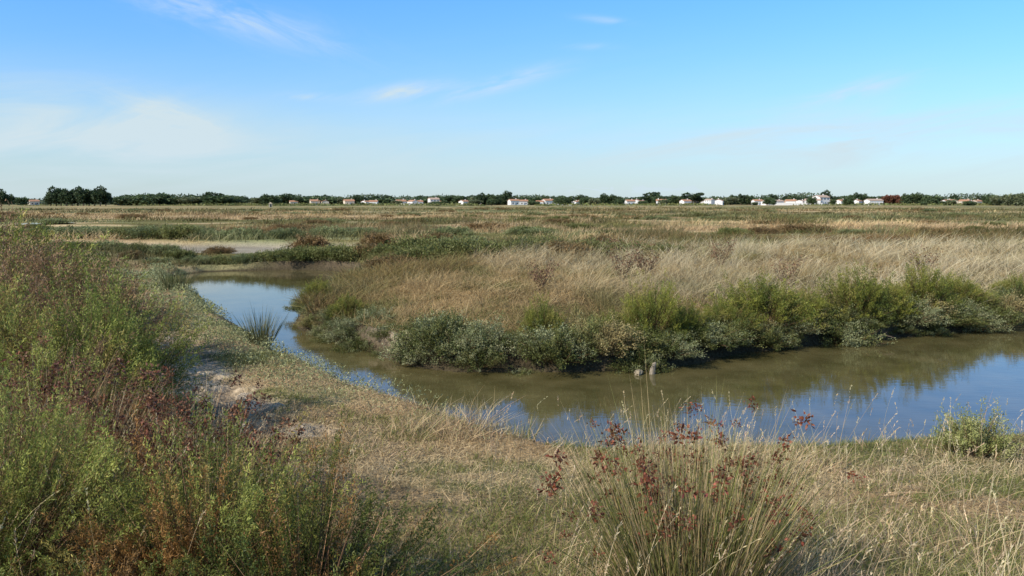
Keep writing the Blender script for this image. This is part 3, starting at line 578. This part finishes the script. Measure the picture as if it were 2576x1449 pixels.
ob('stone',lathe('stone',[(.05,-.04,0),(.085,0,0),(.095,.03,0),(.07,.065,.01),(.03,.08,.01)],MPS,10,.16),'pale rough stone lying in the shallow water edge','stone',None,None,None,(1.78,11.02,0),1.1,(1.1,.8,.8))
br=join(tube((0,0,-.05),(.22,-.12,.10),.009,.007,6),tube((.22,-.12,.10),(.46,-.2,.05),.007,.003,6),tube((.2,-.11,.09),(.3,-.02,.16),.004,.002,6))
ob('dead_branch',mk('dead_branch',br[0],br[1],br[2]*1.6,M_WOOD),'bare thin dead branch leaning over the water','branch',None,None,None,(6.2,13.5,.10),-.3,.7)
# ------------------------------------------------------------------ world
W=bpy.data.worlds.new('World');scene.world=W;W.use_nodes=True;nt=W.node_tree;N=nt.nodes;Lk=nt.links;N.clear()
S=Vector((-.66,-.48,.61)).normalized();el=math.asin(S.z);azs=math.atan2(S.x,S.y)
sky=N.new('ShaderNodeTexSky');sky.sky_type='NISHITA';sky.sun_disc=False;sky.sun_elevation=el;sky.sun_rotation=azs%(2*math.pi);sky.air_density=1.0;sky.dust_density=.4;sky.ozone_density=2.0
bg=N.new('ShaderNodeBackground');bg.inputs['Strength'].default_value=.13;out=N.new('ShaderNodeOutputWorld')
tc=N.new('ShaderNodeTexCoord');sp=N.new('ShaderNodeSeparateXYZ');Lk.new(tc.outputs['Generated'],sp.inputs[0])
def M(op,a,b=None,c=None,clamp=False):
    m=N.new('ShaderNodeMath');m.operation=op;m.use_clamp=clamp
    for i,v in enumerate((a,b,c)):
        if v is None: continue
        if isinstance(v,(int,float)): m.inputs[i].default_value=v
        else: Lk.new(v,m.inputs[i])
    return m.outputs[0]
yy=M('MAXIMUM',M('ABSOLUTE',sp.outputs['Y']),.15)
A=M('DIVIDE',sp.outputs['X'],yy);E=M('DIVIDE',sp.outputs['Z'],yy)
# tint by elevation
tr=N.new('ShaderNodeValToRGB');Lk.new(M('ADD',sp.outputs['Z'],0,clamp=True),tr.inputs[0])
cr_=tr.color_ramp;e0=cr_.elements;e0[0].position=0;e0[0].color=(.68,.82,1.0,1);e0[1].position=1;e0[1].color=(.7,.8,.8,1)
for ps,cl in [(.10,(.68,1.03,1.36,1)),(.24,(.64,1.20,1.82,1)),(.45,(.72,1.0,1.2,1)),(.7,(.65,.8,.9,1))]:
    q_=e0.new(ps);q_.color=cl
mt=N.new('ShaderNodeVectorMath');mt.operation='MULTIPLY';Lk.new(sky.outputs[0],mt.inputs[0]);Lk.new(tr.outputs[0],mt.inputs[1])
def noise(sa,se,rot,det=6,dist=.8,scale=1,off=0):
    cb=N.new('ShaderNodeCombineXYZ');c,s=math.cos(rot),math.sin(rot)
    a1=M('ADD',M('MULTIPLY',A,c),M('MULTIPLY',E,s));e1=M('SUBTRACT',M('MULTIPLY',E,c),M('MULTIPLY',A,s))
    Lk.new(M('MULTIPLY',a1,sa),cb.inputs[0]);Lk.new(M('MULTIPLY',e1,se),cb.inputs[1]);cb.inputs[2].default_value=off
    n=N.new('ShaderNodeTexNoise');n.inputs['Scale'].default_value=scale;n.inputs['Detail'].default_value=det;n.inputs['Distortion'].default_value=dist;n.inputs['Roughness'].default_value=.6
    Lk.new(cb.outputs[0],n.inputs['Vector']);return n.outputs['Fac']
def rng_(v,a,b):
    m=N.new('ShaderNodeMapRange');m.interpolation_type='SMOOTHSTEP';m.inputs[1].default_value=a;m.inputs[2].default_value=b;Lk.new(v,m.inputs[0]);return m.outputs[0]
def blob(az,e,sa,se,rot):
    c,s=math.cos(rot),math.sin(rot);da=M('SUBTRACT',A,az);de=M('SUBTRACT',E,e)
    p=M('DIVIDE',M('ADD',M('MULTIPLY',da,c),M('MULTIPLY',de,s)),sa);q=M('DIVIDE',M('SUBTRACT',M('MULTIPLY',de,c),M('MULTIPLY',da,s)),se)
    return M('EXPONENT',M('MULTIPLY',M('ADD',M('MULTIPLY',p,p),M('MULTIPLY',q,q)),-1.0))
nA=rng_(noise(7,38,.25,off=1),.3,.75);nB=rng_(noise(9,40,-.35,off=4),.3,.75);nC=rng_(noise(3,14,.12,off=7),.2,.75);nD=rng_(noise(3.5,30,.15,off=12),.25,.8)
tot=None
for bl,nn,k in [(blob(-.34,.225,.13,.02,-.25),nB,.75),(blob(-.55,.11,.18,.04,-.1),nC,1.0),(blob(-.43,.108,.07,.02,-.3),nB,.75),(blob(-.13,.137,.05,.009,.15),nA,.95),(blob(-.01,.148,.07,.009,.25),nA,.9),(blob(.41,.135,.07,.010,.25),nA,.75),(blob(.55,.085,.3,.04,.1),nD,.5),(blob(.1,.19,.03,.004,0),nA,.4),(blob(-.25,.13,.03,.005,.0),nA,.6),(blob(.11,.222,.03,.004,-.1),nA,.5),(blob(-.5,.06,.4,.04,0),nC,.55),(blob(.25,.075,.35,.02,.08),nD,.35)]:
    v=M('MULTIPLY',M('MULTIPLY',bl,nn),k);tot=v if tot is None else M('ADD',tot,v)
veil=M('MULTIPLY',M('EXPONENT',M('MULTIPLY',M('MULTIPLY',E,E),-60.0)),M('ADD',M('MULTIPLY',nD,.18),.52))
lowc=M('MULTIPLY',M('MULTIPLY',blob(.17,.017,.10,.0035,0),rng_(noise(40,150,0,off=9),.45,.6)),.8)
tot=M('ADD',M('ADD',tot,veil),lowc,clamp=True)
mx=N.new('ShaderNodeMix');mx.data_type='RGBA';Lk.new(tot,mx.inputs[0]);Lk.new(mt.outputs[0],mx.inputs[6]);mx.inputs[7].default_value=(4.9,5.95,6.5,1)
Lk.new(mx.outputs[2],bg.inputs[0]);Lk.new(bg.outputs[0],out.inputs[0])
sl=bpy.data.lights.new('sun','SUN');sl.energy=5.0;sl.angle=math.radians(.5);sl.color=(1,.92,.79)
so=bpy.data.objects.new('sun',sl);COL.objects.link(so);so.rotation_euler=S.to_track_quat('Z','Y').to_euler()
# ------------------------------------------------------------------ camera
cam=bpy.data.cameras.new('camera');cam.lens=28;cam.sensor_width=36;cam.clip_end=9000;cam.clip_start=.05
co=bpy.data.objects.new('camera',cam);COL.objects.link(co);co.location=(0,0,2.4);co.rotation_euler=(math.radians(90-6.1),0,0);scene.camera=co
scene.view_settings.view_transform='Standard';scene.view_settings.look='None';scene.view_settings.exposure=0
